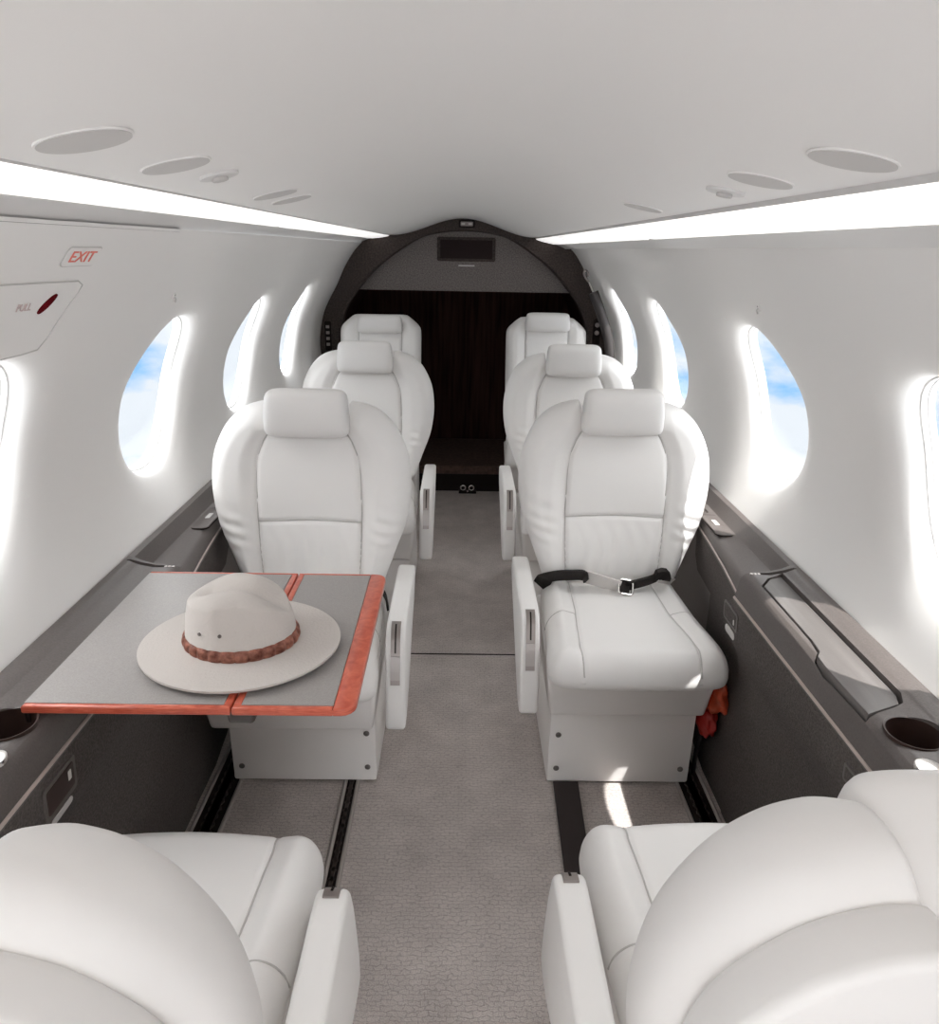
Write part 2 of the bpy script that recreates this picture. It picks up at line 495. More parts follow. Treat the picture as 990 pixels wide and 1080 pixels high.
# baggage bay: box step, back and sides
bm = bmesh.new(); box(bm, XC - .66, XC + .66, 3.98, 4.66, 0, .145, .006)
struct(mesh_obj('floor_baggage', bm, M['bagfloor'], smooth=False))
bm = bmesh.new()
Bs = [Vector((XC + b[0], 0, b[1])) for b in fullB]
P = [[p + Vector((0, y, 0)) for p in Bs] for y in (4.02, 4.62)]
grid(bm, P)
bm.faces.new([bm.verts.new(p + Vector((0, 4.62, 0))) for p in Bs])
struct(mesh_obj('wall_baggage', bm, M['bagdark'], smooth=False))
bm = bmesh.new(); box(bm, XC - .64, XC + .64, 3.968, 3.980, .0, .10, .002)
struct(mesh_obj('baseboard_rear', bm, M['dark'], smooth=False))

# vent on the partition
v = thing('air_vent', 'dark rectangular air grille high on the rear partition', 'vent', (.018, 4.00, 1.30))
bm = bmesh.new()
prism(bm, rrect(.300, .118, .010), lambda p: (p[0], 0, p[1]), lambda p: (p[0], -.006, p[1]), .002)
mesh_obj('frame', bm, M['arch'], v)
bm = bmesh.new()
box(bm, -.134, .134, -.0075, -.006, -.045, .045)
mesh_obj('grille_back', bm, M['grille'], v, smooth=False)
bm = bmesh.new()
for k in range(11):
    z = -.040 + k * .008
    box(bm, -.132, .132, -.011, -.0075, z, z + .003)
mesh_obj('grille', bm, M['grille'], v, smooth=False)
bm = bmesh.new(); box(bm, -.018 - .022, -.018 + .062 - .0, -.004, 0, -.083, -.076, .001, 1)
tag(mesh_obj('placard', bm, M['label'], None, smooth=False), 'thin pale placard just under the rear air grille', 'placard').location = (.018, 4.00, 1.30)
e = thing('cabin_sign', 'small pale lit sign at the very top of the rear arch', 'sign', (.018, 3.925, 1.420))
bm = bmesh.new(); prism(bm, rrect(.082, .036, .006), lambda p: (p[0], 0, p[1]), lambda p: (p[0], -.008, p[1]), .002)
mesh_obj('housing', bm, M['dark'], e)
bm = bmesh.new(); prism(bm, rrect(.062, .021, .004), lambda p: (p[0], -.008, p[1]), lambda p: (p[0], -.010, p[1]))
mesh_obj('lens', bm, mat('sign_lens', (.30, .26, .245), .4), e)
bm = bmesh.new()
for k, sx in enumerate((-.019, .016)):
    box(bm, sx - .008, sx + .010, -.0105, -.010, -.004, .004)
mesh_obj('symbol', bm, M['label'], e, smooth=False)

# switch plate on the left limb of the arch
s_ = thing('switch_plate', 'small dark switch plate on the left side of the rear arch', 'switch', (-.700, 3.925, .86))
bm = bmesh.new(); prism(bm, rrect(.034, .15, .008), lambda p: (p[0], 0, p[1]), lambda p: (p[0], -.005, p[1]), .0015)
mesh_obj('plate', bm, M['dark'], s_)
for k in range(4):
    bm = bmesh.new(); box(bm, -.009, .009, -.009, -.005, -.05 + k * .03, -.035 + k * .03, .001, 1)
    mesh_obj('button', bm, M['pewter'], s_, smooth=False)
s_ = thing('switch_plate', 'dark plate with two round chrome knobs on the right side of the rear arch', 'switch', (.708, 3.925, .905))
bm = bmesh.new(); prism(bm, rrect(.040, .13, .010), lambda p: (p[0], 0, p[1]), lambda p: (p[0], -.005, p[1]), .0015)
mesh_obj('plate', bm, M['dark'], s_)
for k in (-1, 1):
    bm = bmesh.new(); disc_solid(bm, (0, -.005, .015 + k * .020), (0, -1, 0), .012, .010, 16, bev=.002)
    mesh_obj('knob', bm, M['pewter'], s_)

# padded strap hanging by a hook on the right wall in front of the arch
t = thing('restraint_strap', 'dark padded tube strap hanging from a chrome hook by the right of the arch', 'strap', (0, 0, 0))
pts = [(.624, 3.62, 1.118), (.668, 3.615, 1.02), (.706, 3.61, .92), (.726, 3.605, .82), (.730, 3.60, .70)]
bm = bmesh.new(); tube(bm, [tuple(p) for p in catmull(pts, 6)], .024, 12)
mesh_obj('padded_sleeve', bm, mat('sleeve_black', (.035, .030, .029), .6), t)
bm = bmesh.new()
tube(bm, [(.624, 3.62, 1.118), (.610, 3.62, 1.145), (.600, 3.62, 1.165)], .007, 8)
mesh_obj('swivel', bm, M['chrome'], t)
bm = bmesh.new()
tube(bm, [tuple(p) for p in catmull([(.600, 3.62, 1.165), (.585, 3.62, 1.180), (.573, 3.62, 1.203), (.578, 3.62, 1.217), (.590, 3.62, 1.207), (.592, 3.62, 1.190)], 6)], .005, 8)
mesh_obj('hook', bm, M['pewter'], t)

# tie-down fitting at the foot of the rear step
t = thing('tie_down_fitting', 'small shiny metal tie-down fitting on the floor at the rear step', 'fitting', (.045, 3.94, 0))
bm = bmesh.new(); box(bm, -.05, .05, -.02, .02, 0, .012, .003); mesh_obj('base_plate', bm, M['dark'], t)
for sx in (-.025, .022):
    bm = bmesh.new()
    tube(bm, [(sx + .014 * math.cos(a), -.004, .030 + .014 * math.sin(a)) for a in np.linspace(0, 2 * PI, 17)], .005, 8)
    mesh_obj('ring', bm, M['chrome'], t)
bm = bmesh.new(); disc_solid(bm, (0, -.012, .010), (0, -.3, 1), .008, .014, 12); mesh_obj('stud', bm, M['chrome'], t)

# ------------------------------------------------------------------ side consoles
def curve_h(p0, p1, n=6):
    return [tuple(np.array(p0) * (1 - k / n) + np.array(p1) * (k / n)) for k in range(n + 1)]
PFRONT = [(.735, .655), (.722, .668), (.708, .668), (.69, .660), (.66, .652), (.625, .650), (.612, .646), (.604, .636), (.600, .615), (.597, .592),
          (.594, .585), (.600, .495), (.622, .45), (.634, .40), (.640, .25), (.645, .10), (.646, 0), (.735, 0)]
def prear(e):
    return [(.735, .655), (.722, .668), (.710, .664), (.700, .642), (.692, .630), (.68, .626), (e + .022, .624), (e + .012, .620), (e + .004, .610), (e, .592),
          (e + .001, .580), (e + .006, .50), (max(e + .018, .630), .45), (max(e + .02, .640), .40), (max(e + .020, .644), .25), (max(e + .020, .648), .02), (max(e + .020, .648), 0), (.735, 0)]
YSTEP = 1.445
def console(side):
    nm = 'left' if side < 0 else 'right'
    lab = {'left': 'long charcoal side console under the left windows, behind the red-edged table',
           'right': 'long charcoal side console under the right windows with a closed grey storage lid'}[nm]
    root = thing('side_console', lab, 'console', (XC, 0, 0), 0, 'side consoles')
    X = lambda x: side * x
    def split_mats(o, hs=.588):
        o.data.materials.append(M['panel'])
        for p in o.data.polygons:
            if p.center.z < hs and abs(p.normal.y) < .9 and abs(p.center.x) < .66: p.material_index = 1
    bm = bmesh.new()
    prism(bm, PFRONT, lambda p: (X(p[0]), .735, p[1]), lambda p: (X(p[0]), YSTEP, p[1]))
    body = mesh_obj('ledge', bm, M['ledge'], None, angle=35)
    cut = []
    def cutter(bm_): 
        o = mesh_obj('cut', bm_, M['dark']); cut.append(o)
    bm = bmesh.new(); disc_solid(bm, (X(.652), .882, .57), (0, 0, 1), .0385, .2, 40); cutter(bm)
    lidpts = [(.622, 1.378), (.648, 1.412), (.684, 1.425), (.684, .975), (.675, .952), (.606, .925), (.6035, 1.06), (.606, 1.095), (.617, 1.112), (.621, 1.15), (.6215, 1.20)]
    lidpts = [tuple(p) for p in lidpts]
    cx = sum(p[0] for p in lidpts) / len(lidpts); cy = sum(p[1] for p in lidpts) / len(lidpts)
    def inset(p, d):
        return (p[0] + d * (1 if p[0] < .65 else -1), p[1] + d * (1 if p[1] < cy else -1) * (1 if (p[1] < .98 or p[1] > 1.36) else 0))
    if side > 0:
        bm = bmesh.new(); prism(bm, lidpts, lambda p: (X(p[0]), p[1], .622), lambda p: (X(p[0]), p[1], .75)); cutter(bm)
    else:
        bm = bmesh.new(); box(bm, -.6495, -.6365, .90, 1.39, .560, .75); cutter(bm)
    bm = bmesh.new()
    vp = [(.018 + .0 , 0)]
    disc_solid(bm, (X(.672), 1.432, .62), (0, 0, 1), .0065, .12, 24, rx=.043, ax=(1, -.12 * side, 0)); cutter(bm)
    bool_cut(body, cut)
    split_mats(body)
    body.parent = root
    for p in body.data.polygons: p.use_smooth = True
    try: body.data.set_sharp_from_angle(angle=math.radians(35))
    except Exception: pass
    bm = bmesh.new()
    grid(bm, [[Vector((X(p[0]), y_, p[1])) for p in prear(e_)] for y_, e_ in ((YSTEP, .606), (1.6, .626), (1.75, .641), (1.9, .652), (2.25, .662))], close_u=True)
    tray = mesh_obj('rear_tray', bm, M['ledge'], root, angle=35); split_mats(tray, .575)
    for ya, yb in ((2.25, Y_ARCH - .03), (Y_FRONT, .732)):
        bm = bmesh.new()
        prism(bm, prear(.676), lambda p: (X(p[0]), ya, p[1]), lambda p: (X(p[0]), yb, p[1]))
        tray = mesh_obj('end_tray', bm, M['ledge'], root, angle=35); split_mats(tray, .575)
    # light trim line
    bm = bmesh.new(); tube(bm, [(X(.5965), .735, .590), (X(.5965), YSTEP, .590)], .0032, 8)
    mesh_obj('trim_strip', bm, M['trimmetal'], root)
    bm = bmesh.new(); tube(bm, [(X(e_ - .0003), y_, .592) for y_, e_ in ((YSTEP, .606), (1.6, .626), (1.75, .641), (1.9, .652), (2.25, .662))], .0026, 8)
    mesh_obj('trim_strip', bm, M['trimmetal'], root)
    # cup holder
    bm = bmesh.new()
    lathe(bm, [(0.0, .585), (.030, .585), (.0345, .590), (.0365, .645), (.0375, .6525), (.0405, .6535), (.041, .651), (.038, .640), (.0375, .580), (0, .580)], (X(.652), .882, 0), 40)
    mesh_obj('cup_holder', bm, M['brown'], root)
    # round chrome switch ahead of the cup holder
    bm = bmesh.new(); disc_solid(bm, (X(.628), .806, .645), (0, 0, 1), .019, .009, 28, bev=.002); mesh_obj('switch_button', bm, M['chrome'], root)
    # vent slot bottom
    bm = bmesh.new(); disc_solid(bm, (X(.672), 1.432, .621), (0, 0, 1), .006, .004, 24, rx=.042, ax=(1, -.12 * side, 0)); mesh_obj('vent_slot', bm, M['dark'], root)
    bm = bmesh.new(); 
    for k in range(3): disc_solid(bm, (X(.622 + .008 * k), 1.436, .6475), (0, 0, 1), .0035, .0035, 10)
    mesh_obj('vent_stud', bm, M['pewter'], root)
    if side > 0:
        bm = bmesh.new(); prism(bm, lidpts, lambda p: (X(p[0]), p[1], .6225), lambda p: (X(p[0]), p[1], .6235)); mesh_obj('lid_recess', bm, M['dark'], root, smooth=False)
        bm = bmesh.new()
        lp = [inset(p, .0032) for p in lidpts]
        # cambered lid: strips across
        prism(bm, lp, lambda p: (X(p[0]), p[1], .6236), lambda p: (X(p[0]), p[1], .6515), bev=.003)
        mesh_obj('storage_lid', bm, M['lid'], root, angle=35)
    else:
        bm = bmesh.new(); box(bm, -.649, -.637, .905, 1.385, .558, .566); mesh_obj('table_slot', bm, M['dark'], root, smooth=False)
    # latch plate in the tray
    bm = bmesh.new(); prism(bm, rrect(.044, .15, .014), lambda p: (X(.668) + p[0], 1.795 + p[1], .6235), lambda p: (X(.668) + p[0], 1.795 + p[1], .6290), .0015)
    o = mesh_obj('latch_plate', bm, M['ledge'], root)
    bm = bmesh.new(); tube(bm, [(X(.668) + p[0], 1.795 + p[1], .6268) for p in rrect(.048, .154, .016) + [rrect(.048, .154, .016)[0]]], .0016, 6)
    mesh_obj('gap_line', bm, M['dark'], o)
    bm = bmesh.new(); box(bm, X(.668) - .006, X(.668) + .006, 1.79, 1.825, .629, .631, .001, 1); mesh_obj('latch', bm, M['label'], o, smooth=False)
    # service panels on the fabric face
    def face_x(h): return np.interp(h, [.10, .25, .40, .45, .495, .585], [.645, .640, .634, .622, .600, .594])
    def panel_at(name, y0, y1, h0, h1, m, t, parent, r=.006, lift=0.0):
        cy_, ch = (y0 + y1) / 2, (h0 + h1) / 2
        bm = bmesh.new()
        f = lambda p, d: (X(face_x(p[1]) - d), p[0], p[1])
        pts = rrect(y1 - y0, h1 - h0, r, 4, cy_, ch)
        prism(bm, pts, lambda p: f(p, lift - .0015), lambda p: f(p, lift + t), .0006, 1)
        return mesh_obj(name, bm, m, parent)
    if side < 0:
        o = panel_at('service_panel', .838, .928, .508, .568, M['ledge'], .002, root, .008)
        panel_at('inner_plate', .846, .920, .518, .560, M['brown'], .001, o, .004, .002)
        panel_at('symbol', .903, .912, .535, .552, M['label'], .0006, o, .002, .003)
        panel_at('placard', .852, .912, .490, .504, M['label'], .0015, root, .0065)
    else:
        o = panel_at('service_panel', 1.405, 1.49, .520, .565, M['ledge'], .002, root, .008)
        panel_at('inner_plate', 1.412, 1.483, .526, .559, M['panel'], .001, o, .004, .002)
        panel_at('symbol', 1.42, 1.426, .532, .545, M['label'], .0006, o, .002, .003)
        panel_at('placard', 1.42, 1.475, .492, .512, M['label'], .0015, root, .0095)
        o = panel_at('service_panel', .885, .935, .528, .560, M['ledge'], .002, root, .006)
        panel_at('inner_plate', .891, .929, .533, .555, M['panel'], .001, o, .003, .002)
    return root
console(-1); console(1)

# ------------------------------------------------------------------ seats
OUT = [(0, .430), (.10, .430), (.155, .433), (.182, .448), (.195, .48), (.217, .54), (.243, .61), (.2555, .675), (.258, .735), (.248, .803), (.219, .865), (.184, .902), (.145, .921), (.09, .930), (0, .931)]
OUT3 = [(0, .430), (.10, .430), (.17, .433), (.188, .45), (.193, .50), (.196, .60), (.198, .72), (.199, .83), (.199, .905), (.192, .935), (.165, .962), (.135, .985), (.115, .990), (.08, .991), (0, .991)]
def lean(h): return .13 * (h - .45)
def dist_outline(px, ph, poly):
    a = poly[:-1]; b = poly[1:]
    d = b - a; L2 = (d ** 2).sum(1) + 1e-12
    q = np.stack([px, ph], -1)[..., None, :]
    t = np.clip(((q - a) * d).sum(-1) / L2, 0, 1)
    c = a + t[..., None] * d
    return np.sqrt(((q - c) ** 2).sum(-1)).min(-1)
class Back:
    def __init__(s, OUT, Tf=.055, Tb=.050, R=.05, plain=False):
        s.half = np.array(catmull(OUT, 7)); s.half[:, 0] = np.maximum(s.half[:, 0], 0)
        s.half[:, 1] = np.maximum.accumulate(s.half[:, 1])
        s.poly = np.r_[s.half, (s.half * [-1, 1])[::-1]]
        s.Tf, s.Tb, s.R, s.plain = Tf, Tb, R, plain
        s.top = s.half[-1, 1]
    def seam_x(s, h):
        if s.plain: return np.full_like(h, .105)
        return np.interp(h, [.43, .55, .65, .75, .80, .835, .865, .94], [.122, .130, .134, .132, .126, .112, .094, .085])
    def front(s, x, h):
        x = np.asarray(x, float); h = np.asarray(h, float)
        d = dist_outline(x, h, s.poly)
        u = np.clip(d / s.R, 0, 1)
        e = np.sqrt(1 - (1 - u) ** 2)
        sx = s.seam_x(h)
        ax = np.abs(x)
        bol = .016 * smooth(0, .045, ax - sx) - .004 * (1 - smooth(0, .12, ax))
        g = np.exp(-((ax - sx) / .0055) ** 2) * (h < s.top - .02) * .0065
        hseam = .630
        inside = (ax < sx)
        g2 = np.exp(-((h - hseam - .004 * np.cos(x * 12)) / .0045) ** 2) * inside * .0055
        g3 = np.exp(-((h - (.850 if not s.plain else .88)) / .005) ** 2) * (ax < .10) * .006
        puff = .006 * np.sin(np.clip((h - .63) / .22, 0, 1) * PI) * inside + .006 * np.sin(np.clip((h - .43) / .20, 0, 1) * PI) * inside
        # soft pulls in the leather of the bolsters
        w = .0023 * np.sin((h * 130 + np.sign(x) * ax * 46) + 3 * np.sin(h * 21)) * np.exp(-((h - .61) / .075) ** 2) * smooth(.01, .05, ax - sx)
        w = w + .0011 * np.sin(x * 150 + h * 24 + 2 * np.sin(h * 31)) * np.exp(-((h - .53) / .08) ** 2) * inside
        return lean(h) - e * (s.Tf + bol + puff + w) + g + g2 + g3
    def back(s, x, h):
        d = dist_outline(np.asarray(x, float), np.asarray(h, float), s.poly)
        u = np.clip(d / .045, 0, 1)
        return lean(np.asarray(h)) + np.sqrt(1 - (1 - u) ** 2) * s.Tb
    def mesh(s):
        bm = bmesh.new()
        nu = 150
        u = np.sin(np.linspace(-PI / 2, PI / 2, nu + 1)) * .55 + np.linspace(-1, 1, nu + 1) * .45
        X = s.half[:, 0][:, None] * u[None, :]
        Hh = np.repeat(s.half[:, 1][:, None], nu + 1, 1)
        F = s.front(X, Hh); Bk = s.back(X, Hh)
        if not s.plain:      # the headrest sits in a notch in the top edge
            k = .82 * (1 - smooth(.080, .106, np.abs(X)))
            Hh = np.where(Hh > .845, .845 + (Hh - .845) * (1 - k), Hh)
        P = []
        for i in range(len(s.half)):
            row = [Vector((X[i, j], F[i, j], Hh[i, j])) for j in range(nu + 1)] + [Vector((X[i, j], Bk[i, j], Hh[i, j])) for j in range(nu - 1, 0, -1)]
            P.append(row)
        grid(bm, P, close_u=True)
        bmesh.ops.remove_doubles(bm, verts=bm.verts[:], dist=.0003)
        return bm
    def refine(s, n=110):
        hh = s.half
        # more rows where the outline is nearly vertical
        t = np.r_[0, np.cumsum(np.hypot(*np.diff(hh, axis=0).T))]
        uu = np.linspace(0, t[-1], n)
        s.half = np.c_[np.interp(uu, t, hh[:, 0]), np.interp(uu, t, hh[:, 1])]
        return s
BK = Back(OUT).refine(190); BK3 = Back(OUT3, .045, .045, .035, True).refine(120)

# cushion plan outline (x, y): rear at y=0, front at -.455
def cushion_outline():
    half = [(0, .01), (.12, .01), (.170, .005), (.186, -.02), (.190, -.08), (.195, -.20), (.203, -.32), (.208, -.39), (.200, -.435), (.165, -.452), (.09, -.458), (0, -.460)]
    h = np.array(catmull(half, 8)); h[:, 0] = np.maximum(h[:, 0], 0)
    h[:, 1] = np.minimum.accumulate(h[:, 1])
    t = np.r_[0, np.cumsum(np.hypot(*np.diff(h, axis=0).T))]; uu = np.linspace(0, t[-1], 150)
    return np.c_[np.interp(uu, t, h[:, 0]), np.interp(uu, t, h[:, 1])]
CH = cushion_outline(); CPOLY = np.r_[CH, (CH * [-1, 1])[::-1]]
def cush_seam(y): return np.interp(-np.asarray(y), [0, .2, .3, .40, .46], [.112, .118, .128, .136, .132])
def cush_top(x, y):
    x = np.asarray(x, float); y = np.asarray(y, float)
    d = dist_outline(x, y, CPOLY)
    u = np.clip(d / .048, 0, 1); e = np.sqrt(1 - (1 - u) ** 2)
    ax = np.abs(x); sx = cush_seam(y)
    g = np.exp(-((ax - sx) / .0042) ** 2) * .005 + np.exp(-((y + .215 + .12 * (ax - .12)) / .0045) ** 2) * .004 * (ax > sx)
    bol = .010 * smooth(0, .04, ax - sx) + .006 * (1 - (np.clip(ax / .12, 0, 1)) ** 2)
    front = .008 * smooth(-.22, -.36, y)
    w = .0013 * np.sin(x * 120 + 3 * np.sin(y * 22)) * np.exp(-((y + .06) / .05) ** 2)
    return .388 + e * (.052 + bol + front + w) - g
def cushion_mesh():
    bm = bmesh.new(); nu = 120
    u = np.sin(np.linspace(-PI / 2, PI / 2, nu + 1)) * .5 + np.linspace(-1, 1, nu + 1) * .5
    X = CH[:, 0][:, None] * u[None, :]; Y = np.repeat(CH[:, 1][:, None], nu + 1, 1)
    T = cush_top(X, Y)
    d = dist_outline(X, Y, CPOLY); uu = np.clip(d / .016, 0, 1); Bt = .388 - .026 * np.sqrt(1 - (1 - uu) ** 2)
    P = [[Vector((X[i, j], Y[i, j], T[i, j])) for j in range(nu + 1)] + [Vector((X[i, j], Y[i, j], Bt[i, j])) for j in range(nu - 1, 0, -1)] for i in range(len(CH))]
    grid(bm, P, close_u=True)
    bmesh.ops.remove_doubles(bm, verts=bm.verts[:], dist=.0003)
    return bm
def headrest_mesh(w=.205, z0=.853, z1=.972, y0=-.060, y1=.028, wedge=0.0):
    bm = bmesh.new()
    N1, N2 = 40, 36
    P = []
    cx, cy, cz = 0, (y0 + y1) / 2, (z0 + z1) / 2
    for i in range(N1 + 1):
        t = -1 + 2 * i / N1
        x = math.copysign(1 - (1 - abs(t)) ** 1.6, t)
        e = (1 - abs(x) ** 7) ** (1 / 3.2)
        row = []
        for k in range(N2):
            a = 2 * PI * k / N2
            c, s = math.cos(a), math.sin(a)
            q = (abs(c) ** 3 + abs(s) ** 3) ** (-1 / 3)
            ee = .80 + .20 * e if abs(x) < .999 else 0
            ee = e ** .75
            yy = c * q * (y1 - y0) / 2 * ee
            zz = s * q * (z1 - z0) / 2 * (.86 + .14 * e) * (1 if abs(x) < .999 else .0)
            zz = s * q * (z1 - z0) / 2 * max(.0, e) ** .42
            row.append(Vector((x * w / 2 * (1 - .03 * s), cy + yy, cz + zz - wedge * max(0, cy + yy - y0 - .03))))
        P.append(row)
    grid(bm, P, close_u=True)
    bmesh.ops.remove_doubles(bm, verts=bm.verts[:], dist=.0004)
    return bm
def seam_tube(pts, r=.0017):
    bm = bmesh.new()
    for L in pts: tube(bm, L, r, 5)
    return bm
def back_seams(B):
    L = []
    hs = np.linspace(.46, B.top - .075 if not B.plain else B.top - .06, 40)
    for s in (-1, 1):
        xs = s * B.seam_x(hs); ys = B.front(xs, hs)
        L.append([(x, y - .0024, h) for x, y, h in zip(xs, ys, hs)])
    sx = float(B.seam_x(np.array([.63]))[0])
    xs = np.linspace(-sx, sx, 31); hs = .63 + .004 * np.cos(xs * 12); ys = B.front(xs, hs)
    if not B.plain: L.append([(x, y - .0024, h) for x, y, h in zip(xs, ys, hs)])
    return L
def cush_seams():
    L = []
    ys = np.linspace(-.03, -.4585, 46)
    for s in (-1, 1):
        xs = s * cush_seam(ys); zs = cush_top(xs, ys)
        L.append([(x, y - .0006, z + .0007) for x, y, z in zip(xs, ys, zs)])
        ax = np.linspace(.122, .196, 16); y2 = -.215 - .12 * (ax - .12); z2 = cush_top(s * ax, y2)
        L.append([(s * a, y, z + .0007) for a, y, z in zip(ax, y2, z2)])
    return L
CACHE = {}
def cached(key, name, builder, m, parent, angle=None):
    if key not in CACHE:
        o = mesh_obj(name, builder(), m, parent, angle=angle); CACHE[key] = o.data; return o
    o = bpy.data.objects.new(name, CACHE[key]); return link(o, parent)

def arm_mesh(s, cx, w=.046):
    pro = [(.050, .470), (.035, .482), (-.05, .484), (-.15, .484), (-.25, .482), (-.292, .478), (-.310, .468), (-.322, .445), (-.338, .40), (-.352, .34), (-.362, .29), (-.364, .248), (-.352, .235), (-.31, .238), (-.24, .262), (-.12, .335), (.0, .40), (.048, .44)]
    pro = [tuple(p) for p in catmull(pro, 3, True)]
    bm = bmesh.new()
    prism(bm, pro, lambda p: (cx - w / 2, p[0], p[1]), lambda p: (cx + w / 2, p[0], p[1]), bev=.009, seg=4)
    return bm
ARM_FACE = [(-.284, .4795), (-.297, .4770), (-.306, .4715), (-.3145, .461), (-.322, .445), (-.330, .423), (-.338, .40), (-.3455, .370), (-.352, .34)]
def arm_face(t0, t1, n, lift):
    P = np.array(ARM_FACE); tt = np.linspace(0, 1, len(P))
    out = []
    for t in np.linspace(t0, t1, n):
        y = np.interp(t, tt, P[:, 0]); h = np.interp(t, tt, P[:, 1])
        y2 = np.interp(min(1, t + .05), tt, P[:, 0]); h2 = np.interp(min(1, t + .05), tt, P[:, 1]); y1_ = np.interp(max(0, t - .05), tt, P[:, 0]); h1_ = np.interp(max(0, t - .05), tt, P[:, 1])
        d = np.array([y2 - y1_, h2 - h1_]); d /= np.hypot(*d); n_ = np.array([d[1], -d[0]])
        if n_[0] > 0: n_ = -n_
        out.append((y + n_[0] * lift, h + n_[1] * lift))
    return out

def strap(bm, pts, w, t, wdir):
    """flat ribbon of thickness t following pts, width w along wdir"""
    pts = [Vector(p) for p in pts]; wd = Vector(wdir).normalized()
    P = []
    for i, p in enumerate(pts):
        tg = (pts[min(i + 1, len(pts) - 1)] - pts[max(i - 1, 0)]).normalized()
        ww = (wd - tg * wd.dot(tg)).normalized(); n = tg.cross(ww)
        P.append([p + ww * w / 2 + n * t / 2, p - ww * w / 2 + n * t / 2, p - ww * w / 2 - n * t / 2, p + ww * w / 2 - n * t / 2])
    V = grid(bm, P, close_u=True)
    bm.faces.new(V[0][::-1]); bm.faces.new(V[-1])

def make_seat(x, y0, rz, aisle, label, rear_row=False, shell=False, head_dx=0.0, bolts=3, arm=True, back_dy=0.0, base_dy=0.0, head_dz=0.0):
    """aisle: sign of the local x side that carries the armrest"""
    t = thing('passenger_seat', label, 'seat', (x, y0, 0), rz, 'white leather passenger seats')
    B = BK3 if rear_row else BK
    k = 'r' if rear_row else 'n'
    bk = cached('back' + k, 'backrest', B.mesh, M['leather'], t)
    for q, L_ in enumerate(back_seams(B)):
        cached('bseam%s%d' % (k, q), 'seam_line', lambda: seam_tube([L_]), M['seam'], bk)
    cu = cached('cush', 'seat_cushion', cushion_mesh, M['leather'], t)
    for q, L_ in enumerate(cush_seams()):
        cached('cseam%d' % q, 'seam_line', lambda: seam_tube([L_]), M['seam'], cu)
    if rear_row:
        hr = cached('head3', 'headrest', lambda: headrest_mesh(.215, .905, .995, -.03, .05), M['leather'], t)
    else:
        hr = cached('headn' if shell else 'head', 'headrest', (lambda: headrest_mesh(y0=-.025, y1=.108, wedge=.36)) if shell else headrest_mesh, M['leather'], t)
    hr.location = (head_dx, back_dy, head_dz); bk.location.y = back_dy
    if arm:
        a = cached('arm%d' % aisle, 'armrest', lambda: arm_mesh(aisle, aisle * .243), M['leather'], t, 40)
        def plate():
            bm = bmesh.new()
            L = [(aisle * .243, y, h) for y, h in arm_face(0, .95, 9, 0)]
            strap(bm, L, .022, .006, (1, 0, 0)); return bm
        p = cached('plate%d' % aisle, 'recline_control', plate, M['pewter'], a, 40)
        def slot():
            bm = bmesh.new(); strap(bm, [(aisle * .243, y, h) for y, h in arm_face(.10, .62, 7, .0012)], .0035, .006, (1, 0, 0)); return bm
        cached('slot%d' % aisle, 'slot', slot, M['dark'], p, 40)
        def flap():
            bm = bmesh.new(); strap(bm, [(aisle * .243, y, h) for y, h in arm_face(.66, .90, 4, .0025)], .021, .006, (1, 0, 0)); return bm
        cached('flap%d' % aisle, 'flap', flap, mat('flap_metal', (.42, .385, .37), .35, .5, .7) if 'flapm' not in M else M['flapm'], p, 40)
    def skirt():
        bm = bmesh.new()
        top = [(-.205, -.385), (.205, -.385), (.195, 0.03), (-.195, .03)]; bot = [(-.190, -.362), (.190, -.362), (.185, .03), (-.185, .03)]
        a_ = [bm.verts.new((px, py, .372)) for px, py in top]; b_ = [bm.verts.new((px, py, .232)) for px, py in bot]
        bm.faces.new(a_); bm.faces.new(b_[::-1])
        for i in range(4): bm.faces.new((a_[i], b_[i], b_[(i + 1) % 4], a_[(i + 1) % 4]))
        bmesh.ops.bevel(bm, geom=bm.edges[:], offset=.012, segments=3, affect='EDGES', profile=.5)
        return bm
    cached('skirt', 'seat_skirt', skirt, M['skirt'], t, 40)
    def ped():
        bm = bmesh.new(); box(bm, -.1825, .1825, -.318, .11, 0.008, .236, .004)
        return bm
    pd = cached('ped', 'pedestal', ped, M['plastic_white'], t, 40)
    def fpl():
        bm = bmesh.new(); prism(bm, rrect(.365, .214, .006), lambda p: (p[0], -.318, .115 + p[1]), lambda p: (p[0], -.326, .115 + p[1]), .002); return bm
    pd.location.y = base_dy
    fp = cached('pedp', 'front_plate', fpl, M['plastic_white'], pd, 40)
    for bx, bz in ((aisle * .160, .152), (aisle * .160, .050), (-aisle * .160, .050)):
        bm = bmesh.new(); disc_solid(bm, (bx, -.326, bz), (0, -1, 0), .0075, .003, 14, bev=.001); disc_solid(bm, (bx, -.329, bz), (0, -1, 0), .0035, .001, 6)
        mesh_obj('bolt', bm, M['bolt'], pd)
    if shell:
        def sh():
            bm = bmesh.new()
            half = [(.088, .822), (.0845, .85), (.092, .897), (.107, .908), (.144, .902), (.185, .878), (.222, .830), (.238, .776), (.240, .70), (.228, .62), (.205, .53), (.185, .46)]
            o2 = half + [(-x_, h_) for x_, h_ in half[::-1]]
            pts = [tuple(p) for p in catmull(o2, 4, False)]
            prism(bm, pts, lambda p: (p[0], lean(p[1]) + .040, p[1]), lambda p: (p[0], lean(p[1]) + .088, p[1]), bev=.010, seg=3)
            return bm
        s_ = cached('shell', 'back_shell', sh, M['shellw'], t, 40); s_.location.y = back_dy
        def pocket():
            bm = bmesh.new(); box(bm, -.086, .086, lean(.8) + .040, lean(.8) + .070, .70, .818, .006); return bm
        cached('pocket', 'back_panel', pocket, M['leather'], s_, 40)
    return t
